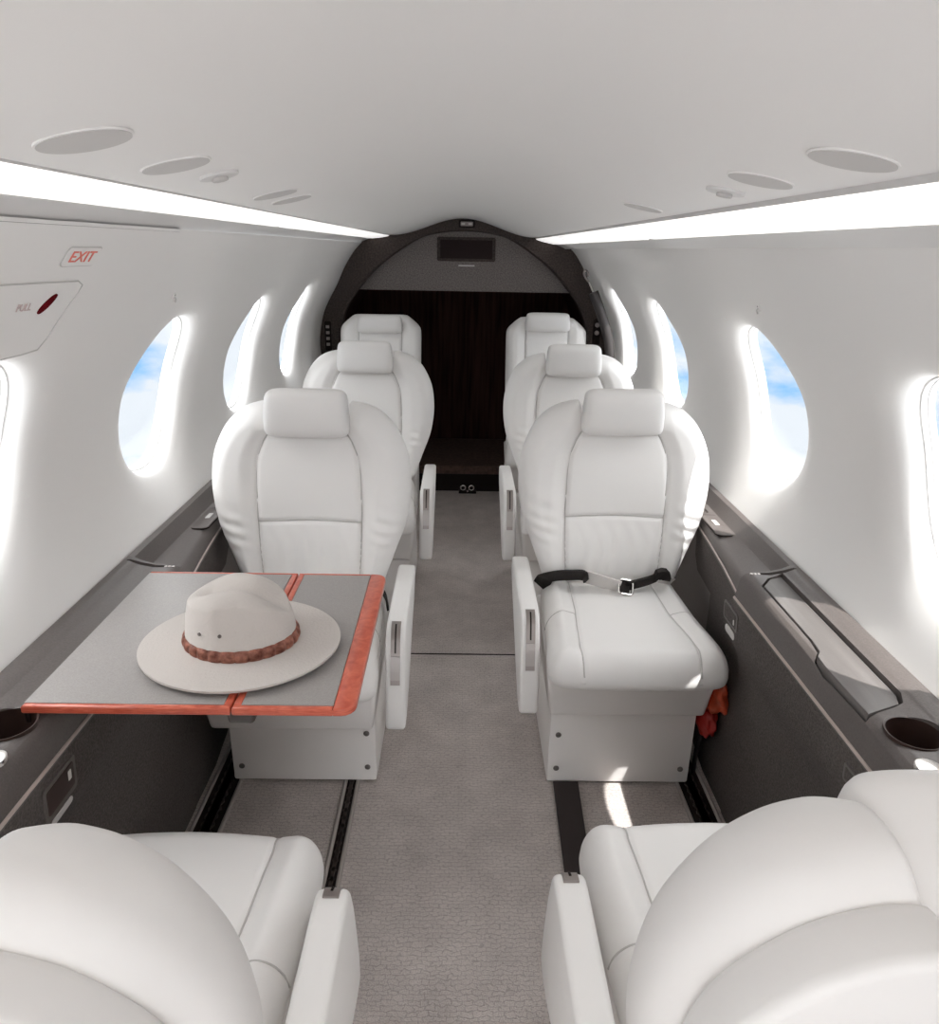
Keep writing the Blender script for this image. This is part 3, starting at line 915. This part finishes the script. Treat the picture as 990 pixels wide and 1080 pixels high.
M['flapm'] = mat('flap_metal', (.42, .385, .37), .35, .5, .7)

# rows facing the camera
seat1R = make_seat(.418, 1.868, 0, -1, 'white leather seat with a fastened black seat belt, first facing on the right')
seat1L = make_seat(-.385, 1.800, 0, 1, 'white leather seat directly behind the table and hat, facing forward', head_dx=.005, base_dy=.066)
make_seat(.425, 2.80, 0, -1, 'white leather seat behind the belted right seat, half hidden by it')
make_seat(-.362, 2.80, 0, 1, 'white leather seat behind the seat at the table, half hidden by it')
make_seat(.420, 3.66, 0, -1, 'rearmost right white seat with square shoulders against the dark bulkhead', rear_row=True, arm=False, head_dz=.022)
make_seat(-.400, 3.66, 0, 1, 'rearmost left white seat with square shoulders against the dark bulkhead', rear_row=True, arm=False)
# near pair seen from behind
make_seat(.405, .49, PI, 1, 'white seat seen from behind at lower right, cut by the frame, back shell showing', shell=True, back_dy=.030, head_dz=-.040, head_dx=.004)
make_seat(-.408, .462, PI, -1, 'white seat seen from behind at lower left, below the cup holder', shell=True, back_dy=.036, head_dz=-.045, head_dx=.052)

# seat belt of the right seat (moves with the seat)
def belt(parent):
    wd = (0, -.55, .83)
    bm = bmesh.new()
    strap(bm, catmull([(-.190, -.030, .425), (-.180, -.062, .462), (-.150, -.070, .474), (-.115, -.078, .480), (-.082, -.084, .482), (-.076, -.094, .470)], 5), .044, .006, wd)
    b = mesh_obj('seat_belt', bm, M['black'], parent, angle=40)
    bm = bmesh.new(); strap(bm, catmull([(-.078, -.080, .478), (-.03, -.098, .470), (.012, -.112, .461)], 6), .058, .003, wd)
    mesh_obj('pale_strap', bm, M['greyweb'], b, angle=40)
    bm = bmesh.new(); strap(bm, catmull([(.028, -.108, .462), (.06, -.098, .466), (.09, -.088, .470), (.118, -.080, .478)], 5), .042, .006, wd)
    strap(bm, catmull([(.108, -.088, .484), (.124, -.082, .486), (.132, -.076, .472)], 4), .050, .012, wd)
    mesh_obj('black_strap', bm, M['black'], b, angle=40)
    bm = bmesh.new(); box(bm, -.016, .016, -.004, .004, -.016, .016, .003)
    o = mesh_obj('buckle', bm, M['black'], b); o.location = (.022, -.114, .464); o.rotation_euler = (-.6, .25, .15)
    bm = bmesh.new()
    tube(bm, [(p[0], -.005, p[1]) for p in rrect(.040, .038, .009) + [rrect(.040, .038, .009)[0]]], .0034, 8)
    o = mesh_obj('chrome_frame', bm, M['chrome'], b); o.location = (.024, -.118, .464); o.rotation_euler = (-.6, .25, .15)
    bm = bmesh.new(); strap(bm, [(.128, -.080, .470), (.15, -.068, .462), (.17, -.05, .452)], .022, .004, wd)
    mesh_obj('tongue_strap', bm, M['greyweb'], b, angle=40)
belt(seat1R)
bm = bmesh.new()
strap(bm, catmull([(.150, -.045, .462), (.178, -.055, .455), (.196, -.075, .440), (.203, -.10, .42)], 5), .034, .006, (0, -.6, .8))
mesh_obj('seat_belt', bm, M['black'], seat1L, angle=40)

# life vest pouch tucked beside the right seat base
lv = thing('life_vest', 'crumpled orange life vest pouch tucked beside the right seat base', 'life vest', (.640, 1.56, .0))
def blob(bm, c, r, sx, sy, sz, seed, amp=.18):
    rnd = np.random.RandomState(seed); k = rnd.uniform(-3, 3, (6, 3)); ph = rnd.uniform(0, 6, 6)
    N1, N2 = 22, 32; P = []
    for i in range(N1 + 1):
        a = PI * i / N1; row = []
        for j in range(N2):
            b = 2 * PI * j / N2
            d = np.array([math.sin(a) * math.cos(b), math.sin(a) * math.sin(b), math.cos(a)])
            q = 1 + amp * sum(abs(math.sin(k[m] @ d * 1.7 + ph[m])) - .5 for m in range(6)) / 2.2
            row.append(Vector((c[0] + d[0] * r * sx * q, c[1] + d[1] * r * sy * q, c[2] + d[2] * r * sz * q)))
        P.append(row)
    grid(bm, P, close_u=True); bmesh.ops.remove_doubles(bm, verts=bm.verts[:], dist=.0003)
bm = bmesh.new(); blob(bm, (.0, 0, .285), .045, .46, 1.5, 1.15, 3, .35); mesh_obj('pouch', bm, M['orange'], lv, angle=None)
bm = bmesh.new(); blob(bm, (-.008, 0, .195), .034, .55, 1.3, 1.2, 5, .3); mesh_obj('pull_tab', bm, M['orangered'], lv, angle=None)
bm = bmesh.new(); tube(bm, [(-.01, 0, .16), (-.012, .02, .08), (-.008, .03, .0)], .006, 8); mesh_obj('strap', bm, M['black'], lv)

# ------------------------------------------------------------------ folding table
TZ = .665
tb = thing('folding_table', 'grey table with red wooden edging unfolded from the left console', 'table', (0, 0, 0))
def leaf(name, x0, x1, y0, y1, mfront, mright, mleft, mrear, rnd_right=False):
    t_ = .012
    bm = bmesh.new()
    box(bm, x0 + mleft, x1 - mright, y0 + mfront, y1 - mrear, TZ - t_, TZ)
    o = mesh_obj(name, bm, M['laminate'], tb, smooth=False)
    bm = bmesh.new()
    r = .022 if rnd_right else .002
    # front rail with rounded nose, side rails, rear rail
    def rail(pts):
        prism(bm, pts, lambda p: (p[0], p[1], TZ - t_ - .001), lambda p: (p[0], p[1], TZ + .0008), bev=.0035, seg=3)
    xe = x1 - mright if rnd_right else x1
    rail([(x0, y0), (xe, y0), (xe, y0 + mfront), (x0, y0 + mfront)])
    rail([(x0, y1 - mrear), (xe, y1 - mrear), (xe, y1), (x0, y1)])
    if rnd_right:
        cor = [(x1 - r + r * math.sin(a), y0 + r - r * math.cos(a)) for a in np.linspace(0, PI / 2, 5)]
        co2 = [(x1 - r + r * math.sin(a), y1 - r + r * math.cos(a)) for a in np.linspace(PI / 2, 0, 5)]
        rail([(xe, y0)] + cor + co2 + [(xe, y1)])
    if mleft > 0: rail([(x0, y0 + mfront), (x0 + mleft, y0 + mfront), (x0 + mleft, y1 - mrear), (x0, y1 - mrear)])
    if not rnd_right and mright > 0: rail([(x1 - mright, y0 + mfront), (x1, y0 + mfront), (x1, y1 - mrear), (x1 - mright, y1 - mrear)])
    mesh_obj('wood_edging', bm, M['wood'], o, angle=40)
    return o
XF = -.329
leaf('inner_leaf', -.632, XF - .0012, .906, 1.378, .010, .012, 0, .007)
leaf('outer_leaf', XF + .0012, -.148, .906, 1.378, .010, .033, .012, .007, True)
bm = bmesh.new(); box(bm, XF - .010, XF + .030, .915, .955, TZ - .034, TZ - .0125, .006, 3)
mesh_obj('latch_bracket', bm, mat('bracket_grey', (.09, .08, .075), .4, .5, .4), tb)
bm = bmesh.new(); box(bm, -.57, -.34, 1.10, 1.16, TZ - .030, TZ - .0125, .004)
mesh_obj('support_arm', bm, M['dark'], tb)
bm = bmesh.new(); box(bm, -.635, -.626, .915, 1.375, TZ - .035, TZ - .0125, .002)
mesh_obj('hinge_rail', bm, M['dark'], tb)

# ------------------------------------------------------------------ hat
hat = thing('felt_hat', 'pale grey wide-brimmed felt hat with brown braided band on the table', 'hat', (-.360, 1.082, TZ + .001))
NT = 96
def crown_r(a):    # base ellipse of the crown
    return .0905, .0785
def brim_z(a, f):
    # f 0 at crown, 1 at edge : gentle dip at the front, lift at the sides
    return .010 + .012 * f ** 2 * (.5 - .5 * math.cos(2 * a)) * 0 + .006 * f * (math.sin(a) ** 2) * (1 if math.sin(a) > 0 else .2) + .004 * f * math.cos(a) ** 2
P = []
RX, RYB = .163, .148
prof_in = [0, .06, .15, .3, .5, .7, .85, .95, 1.0]
top_rows, bot_rows = [], []
for f in prof_in:
    row = []; rb = []
    for k in range(NT):
        a = 2 * PI * k / NT
        rx = .0905 + (RX - .0905) * f; ry = .0785 + (RYB - .0785) * f
        z = brim_z(a, f) + .006 * (1 - f) ** 4
        row.append(Vector((rx * math.cos(a), ry * math.sin(a) - .004 * f, z)))
        rb.append(Vector((rx * math.cos(a) * .998, ry * math.sin(a) * .998 - .004 * f, z - .004)))
    top_rows.append(row); bot_rows.append(rb)
bm = bmesh.new()
grid(bm, top_rows + bot_rows[::-1], close_u=True)
mesh_obj('brim', bm, M['felt'], hat, angle=60)
def crown_pt(a, t):
    """t 0 base .. 1 centre of the top"""
    hmax = .116
    if t < .62:
        q = t / .62; z = .012 + q * (hmax - .034); sc = 1 - .10 * q ** 1.8
    else:
        q = (t - .62) / .38
        z = .012 + (hmax - .034) + .024 * math.sin(min(1, q * 1.5) * PI / 2); sc = .90
        if q < .35: sc = .90 * (1 - .1925 * (q / .35) ** 2)
        else: sc = .90 * (1 - .1925) * (1 - (q - .35) / .65)
    x = .0905 * sc * math.cos(a); y = .0785 * sc * math.sin(a)
    up = np.clip((z - .03) / .09, 0, 1)
    # slope to the right, crease along x, two pinches towards the right (front of the hat)
    z -= .024 * up * float(smooth(.012, .088, x))
    z -= .010 * up * float(smooth(.0, -.085, x))
    z -= .022 * float(smooth(.4, 1, up)) * math.exp(-((y - .004) / .024) ** 2) * float(smooth(-.09, -.04, x))
    pin = math.exp(-((x - .018) / .030) ** 2) * up ** 1.2
    y *= 1 - .20 * pin * (1 if abs(math.sin(a)) > .1 else .3)
    return Vector((x, y, z))
bm = bmesh.new()
P = [[crown_pt(2 * PI * k / NT, t) for k in range(NT)] for t in list(np.linspace(0, .62, 14)) + list(np.linspace(.65, .995, 20))]
V = grid(bm, P, close_u=True)
bm.faces.new(V[-1])
mesh_obj('crown', bm, M['felt'], hat, angle=None)
# braided band: plates overlapping round the crown foot
bm = bmesh.new()
nb = 26
for k in range(nb):
    a0 = 2 * PI * k / nb; da = 2 * PI / nb
    P = []
    for i in range(7):
        u_ = i / 6; a = a0 + da * (u_ * 1.06 - .03)
        bul = math.sin(PI * u_) ** .5
        row = []
        for j in range(9):
            w_ = j / 8
            z = .014 + .0195 * w_ + (.0012 * bul if j == 8 else 0) - (.0012 * bul if j == 0 else 0)
            r = 1.010 + (.012 + .048 * bul) * math.sin(PI * w_) ** .5
            sc = 1 - .13 * ((z - .012) / .09) ** 1.5 if z > .012 else 1
            row.append(Vector((.0905 * sc * r * math.cos(a), .0785 * sc * r * math.sin(a), z)))
        P.append(row)
    grid(bm, P)
bmesh.ops.solidify(bm, geom=bm.faces[:], thickness=.0015)
mesh_obj('hat_band', bm, M['band'], hat, angle=50)
for a_deg in (-121, -97):
    a = math.radians(a_deg)
    p = crown_pt(a, .36); q = Vector((p.x / .0905 ** 2, p.y / .0785 ** 2, .25 * 1)).normalized()
    bm = bmesh.new(); disc_solid(bm, p - q * .0008, q, .0030, .0022, 14)
    mesh_obj('eyelet', bm, M['bolt'], hat)

# ------------------------------------------------------------------ ceiling discs
def ceil_n(x):
    d = (ceil_h(x + .004) - ceil_h(x - .004)) / .008
    n = Vector((d, 0, -1)); return n.normalized()
DISC = [(-.283, .608, .036, 'left', 'large round', 'nearest to the camera', M['disc']),
        (-.280, .785, .034, 'left', 'medium round', 'just behind the nearest one', M['disc']),
        (-.280, 1.185, .034, 'left', 'flat oval-looking', 'third along', M['disc']),
        (-.281, 1.300, .034, 'left', 'flat oval-looking', 'fourth along', M['disc']),
        (.294, .608, .034, 'right', 'large round', 'nearest to the camera', M['disc']),
        (.292, .785, .033, 'right', 'medium round', 'just behind the nearest one', M['disc']),
        (.292, 1.285, .033, 'right', 'small round', 'far along towards the arch', M['disc'])]
for x, y, r, sd, sz, pos, m in DISC:
    o = thing('ceiling_disc', '%s pale grey ceiling disc on the %s ceiling slope, %s' % (sz, sd, pos), 'ceiling disc', (x, y, ceil_h(x)), 0, 'round ceiling discs')
    n = ceil_n(x)
    bm = bmesh.new(); disc_solid(bm, n * -.001, n, r, .0016, 40, bev=.0005); mesh_obj('rim', bm, M['ceiling'], o)
    bm = bmesh.new(); disc_solid(bm, n * .0004, n, r * .95, .0008, 40); mesh_obj('grille', bm, m, o)
for x, y, sd in ((-.273, .895, 'left'), (.297, .90, 'right')):
    o = thing('air_outlet', 'little round air outlet with dark centre on the %s ceiling slope' % sd, 'air outlet', (x, y, ceil_h(x)), 0, 'ceiling air outlets')
    n = ceil_n(x)
    bm = bmesh.new(); disc_solid(bm, n * -.001, n, .022, .004, 28, bev=.001); mesh_obj('ring', bm, M['lip'], o)
    bm = bmesh.new(); disc_solid(bm, n * .003, n, .009, .004, 20, bev=.001); mesh_obj('nozzle', bm, M['seam'], o)

# ------------------------------------------------------------------ left wall exit hardware
def wall_frame(y, h, side=-1):
    s = s_of_h(h); p = wall_pt(side, s, y); n2 = wall_n(s)
    n = Vector((-side * n2[0], 0, -n2[1])).normalized()        # inward
    yv = Vector((0, 1, 0)) * (1 if side < 0 else -1)
    up = n.cross(yv).normalized()
    if up.z < 0: up = -up
    return p, n, yv, up
def wall_poly(bm, pts, d0, d1, side=-1):
    """star-shaped outline of (y, h) points draped on the wall, from depth d0 to d1 above it"""
    def f(p, d):
        return wall_pt(side, s_of_h(p[1]), p[0], -d)
    cy_ = sum(p[0] for p in pts) / len(pts); ch_ = sum(p[1] for p in pts) / len(pts)
    dense = []
    for p, q in zip(pts, pts[1:] + pts[:1]):
        m_ = max(1, int(math.hypot(q[0] - p[0], q[1] - p[1]) / .012))
        dense += [(p[0] + (q[0] - p[0]) * k / m_, p[1] + (q[1] - p[1]) * k / m_) for k in range(m_)]
    P = []
    for fr in (.02, .2, .4, .6, .8, 1.0):
        P.append([f((cy_ + (p[0] - cy_) * fr, ch_ + (p[1] - ch_) * fr), d1) for p in dense])
    P.append([f(p, d0) for p in dense])
    V = grid(bm, P, close_u=True)
    bm.faces.new(V[0])
def text_mesh(txt, size, extr=.0006):
    cu = bpy.data.curves.new('t', 'FONT'); cu.body = txt; cu.size = size; cu.align_x = 'CENTER'; cu.align_y = 'CENTER'; cu.extrude = extr
    o = bpy.data.objects.new('t', cu); COL.objects.link(o)
    dg = bpy.context.evaluated_depsgraph_get(); dg.update()
    me = bpy.data.meshes.new_from_object(o.evaluated_get(dg))
    bpy.data.objects.remove(o, do_unlink=True)
    return me
def place_text(name, txt, size, y, h, m, parent, lift, shear=0.0, sx=1.0):
    me = text_mesh(txt, size); me.materials.append(m)
    o = bpy.data.objects.new(name, me); link(o, parent)
    p, n, yv, up = wall_frame(y, h)
    p = p + n * lift
    R = Matrix((yv * sx, up, n)).transposed().to_4x4(); R.translation = p
    me.transform(R)
    return o
ex = thing('exit_sign', 'small pale EXIT sign with red letters on the upper left wall', 'sign', (0, 0, 0))
bm = bmesh.new(); wall_poly(bm, rrect(.098, .027, .007, 4, 1.122, 1.281), -.002, .0016); mesh_obj('plate', bm, M['greyline'], ex, smooth=False)
bm = bmesh.new(); wall_poly(bm, rrect(.095, .0245, .006, 4, 1.122, 1.281), -.001, .0022); mesh_obj('face', bm, M['panelwhite'], ex, smooth=False)
place_text('lettering', 'EXIT', .0265, 1.122, 1.281, M['exitred'], ex, .0026, sx=1.32)
hp = thing('exit_release', 'flush exit release panel with dark red oval handle on the left wall', 'exit handle', (0, 0, 0))
ptsP = [(.87, 1.250), (1.150, 1.246), (1.168, 1.240), (1.165, 1.228), (1.118, 1.165), (1.10, 1.150), (1.06, 1.148), (.87, 1.148)]
bm = bmesh.new(); wall_poly(bm, ptsP, -.012, .0018); mesh_obj('cover_panel', bm, M['panelwhite'], hp, smooth=False)
bm = bmesh.new()
lp = []
for (ya, ha), (yb, hb) in zip(ptsP, ptsP[1:]):
    lp += [wall_pt(-1, s_of_h(ha + (hb - ha) * k / 8), ya + (yb - ya) * k / 8, -.0018) for k in range(8)]
tube(bm, lp, .0012, 5); mesh_obj('panel_edge', bm, M['greyline'], hp)
bm = bmesh.new()
p, n, yv, up = wall_frame(1.086, 1.2175)
disc_solid(bm, p + n * .0005, n, .0068, .0030, 36, rx=.0225, ax=up * .62 + yv * .78); mesh_obj('release_handle', bm, M['red'], hp)
place_text('lettering', 'PULL', .016, 1.028, 1.216, M['faint'], hp, .0024)
# dark gap over the hatch
bm = bmesh.new(); box(bm, -.5185, -.5130, Y_FRONT + .02, 1.42, 1.3200, 1.3240)
struct(mesh_obj('trim_4', bm, mat('hatch_gap', (.22, .20, .19), .7), smooth=False))
# coat hooks / clips on the walls
for (x, y, h, side, lab) in ((0, 1.60, 1.194, 1, 'tiny white coat hook high on the right wall above a window'), (0, 1.60, 1.196, -1, 'tiny white coat hook high on the left wall above a window')):
    o = thing('coat_hook', lab, 'hook', (0, 0, 0), 0, 'coat hooks')
    p, n, yv, up = wall_frame(y, h, side)
    bm = bmesh.new(); disc_solid(bm, p - n * .001, n, .008, .003, 24, bev=.001); mesh_obj('base', bm, M['panelwhite'], o)
    bm = bmesh.new(); tube(bm, [tuple(q) for q in (p + n * .002, p + n * .006 - up * .002, p + n * .007 - up * .010)], .0016, 6); mesh_obj('peg', bm, M['greyline'], o)
    bm = bmesh.new(); disc_solid(bm, p + n * .002 + up * .0045, n, .0016, .001, 8); mesh_obj('screw', bm, M['bolt'], o)

# ------------------------------------------------------------------ light
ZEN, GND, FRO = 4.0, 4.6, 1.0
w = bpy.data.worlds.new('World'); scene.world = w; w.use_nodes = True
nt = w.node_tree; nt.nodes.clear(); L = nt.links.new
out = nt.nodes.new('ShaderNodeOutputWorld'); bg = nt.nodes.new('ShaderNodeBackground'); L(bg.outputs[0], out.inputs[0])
tc = nt.nodes.new('ShaderNodeTexCoord')
mp = nt.nodes.new('ShaderNodeMapping'); mp.inputs['Scale'].default_value = (1, 1, 2.4); mp.inputs['Location'].default_value = (.9, .4, .55)
L(tc.outputs['Generated'], mp.inputs['Vector'])
n1 = nt.nodes.new('ShaderNodeTexNoise'); n1.inputs['Scale'].default_value = 4.2; n1.inputs['Detail'].default_value = 7; n1.inputs['Roughness'].default_value = .55
L(mp.outputs[0], n1.inputs['Vector'])
rp = nt.nodes.new('ShaderNodeValToRGB')
rp.color_ramp.elements[0].position = .39; rp.color_ramp.elements[0].color = (.26, .53, .88, 1)
rp.color_ramp.elements[1].position = .50; rp.color_ramp.elements[1].color = (.76, .80, .85, 1)
L(n1.outputs['Fac'], rp.inputs['Fac'])
sep = nt.nodes.new('ShaderNodeSeparateXYZ'); L(tc.outputs['Generated'], sep.inputs[0])
def mrange(src, a0, a1, b0, b1):
    m = nt.nodes.new('ShaderNodeMapRange'); m.interpolation_type = 'SMOOTHSTEP'
    m.inputs['From Min'].default_value = a0; m.inputs['From Max'].default_value = a1
    m.inputs['To Min'].default_value = b0; m.inputs['To Max'].default_value = b1
    L(src, m.inputs['Value']); return m.outputs[0]
def madd(*xs):
    r_ = xs[0]
    for x_ in xs[1:]:
        m = nt.nodes.new('ShaderNodeMath'); m.operation = 'ADD'; L(r_, m.inputs[0]); L(x_, m.inputs[1]); r_ = m.outputs[0]
    return r_
# radiance added overhead, ahead and below the visible sky, to brighten the cabin
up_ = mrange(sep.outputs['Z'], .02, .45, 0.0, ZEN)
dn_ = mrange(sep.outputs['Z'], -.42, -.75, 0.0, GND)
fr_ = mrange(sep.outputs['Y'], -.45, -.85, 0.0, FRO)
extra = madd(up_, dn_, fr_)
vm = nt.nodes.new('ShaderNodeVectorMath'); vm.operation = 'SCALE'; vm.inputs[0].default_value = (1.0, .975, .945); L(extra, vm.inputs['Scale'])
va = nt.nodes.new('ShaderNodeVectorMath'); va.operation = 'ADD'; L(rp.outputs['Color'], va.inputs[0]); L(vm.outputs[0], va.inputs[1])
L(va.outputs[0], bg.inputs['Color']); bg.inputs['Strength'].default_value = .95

sun = bpy.data.lights.new('sun', 'SUN'); sun.energy = 7.0; sun.angle = math.radians(.55); sun.color = (1, .97, .93)
so = bpy.data.objects.new('sun', sun); link(so)
SD = Vector((.297, -.40, 1.0)).normalized()
so.rotation_euler = SD.to_track_quat('Z', 'Y').to_euler()

# ------------------------------------------------------------------ camera
F = 770.0
cam = bpy.data.cameras.new('camera'); co = bpy.data.objects.new('camera', cam); link(co)
wy = Vector(((488 - 495) / F, (540 - 263) / F, -1)).normalized()     # world +Y seen from the camera
r = math.radians(.8)
u = Vector((math.sin(r), math.cos(r), 0)); wz = (u - wy * u.dot(wy)).normalized(); wx = wy.cross(wz)
R = Matrix((wx, wy, wz))        # rows: camera coords of world axes
Mx = R.to_4x4()
Mx.translation = Vector((0, 0, H))
co.matrix_world = Mx
cam.sensor_fit = 'VERTICAL'; cam.sensor_height = 24.0; cam.lens = F / 1080 * 24.0
cam.clip_start = .01
scene.camera = co
scene.view_settings.view_transform = 'Standard'
scene.view_settings.look = 'None'
scene.view_settings.gamma = 1.0
scene.view_settings.use_curve_mapping = False
scene.view_settings.exposure = 0.42
scene.cycles.use_denoising = True
scene.cycles.max_bounces = 14
scene.cycles.diffuse_bounces = 10
scene.cycles.transparent_max_bounces = 16
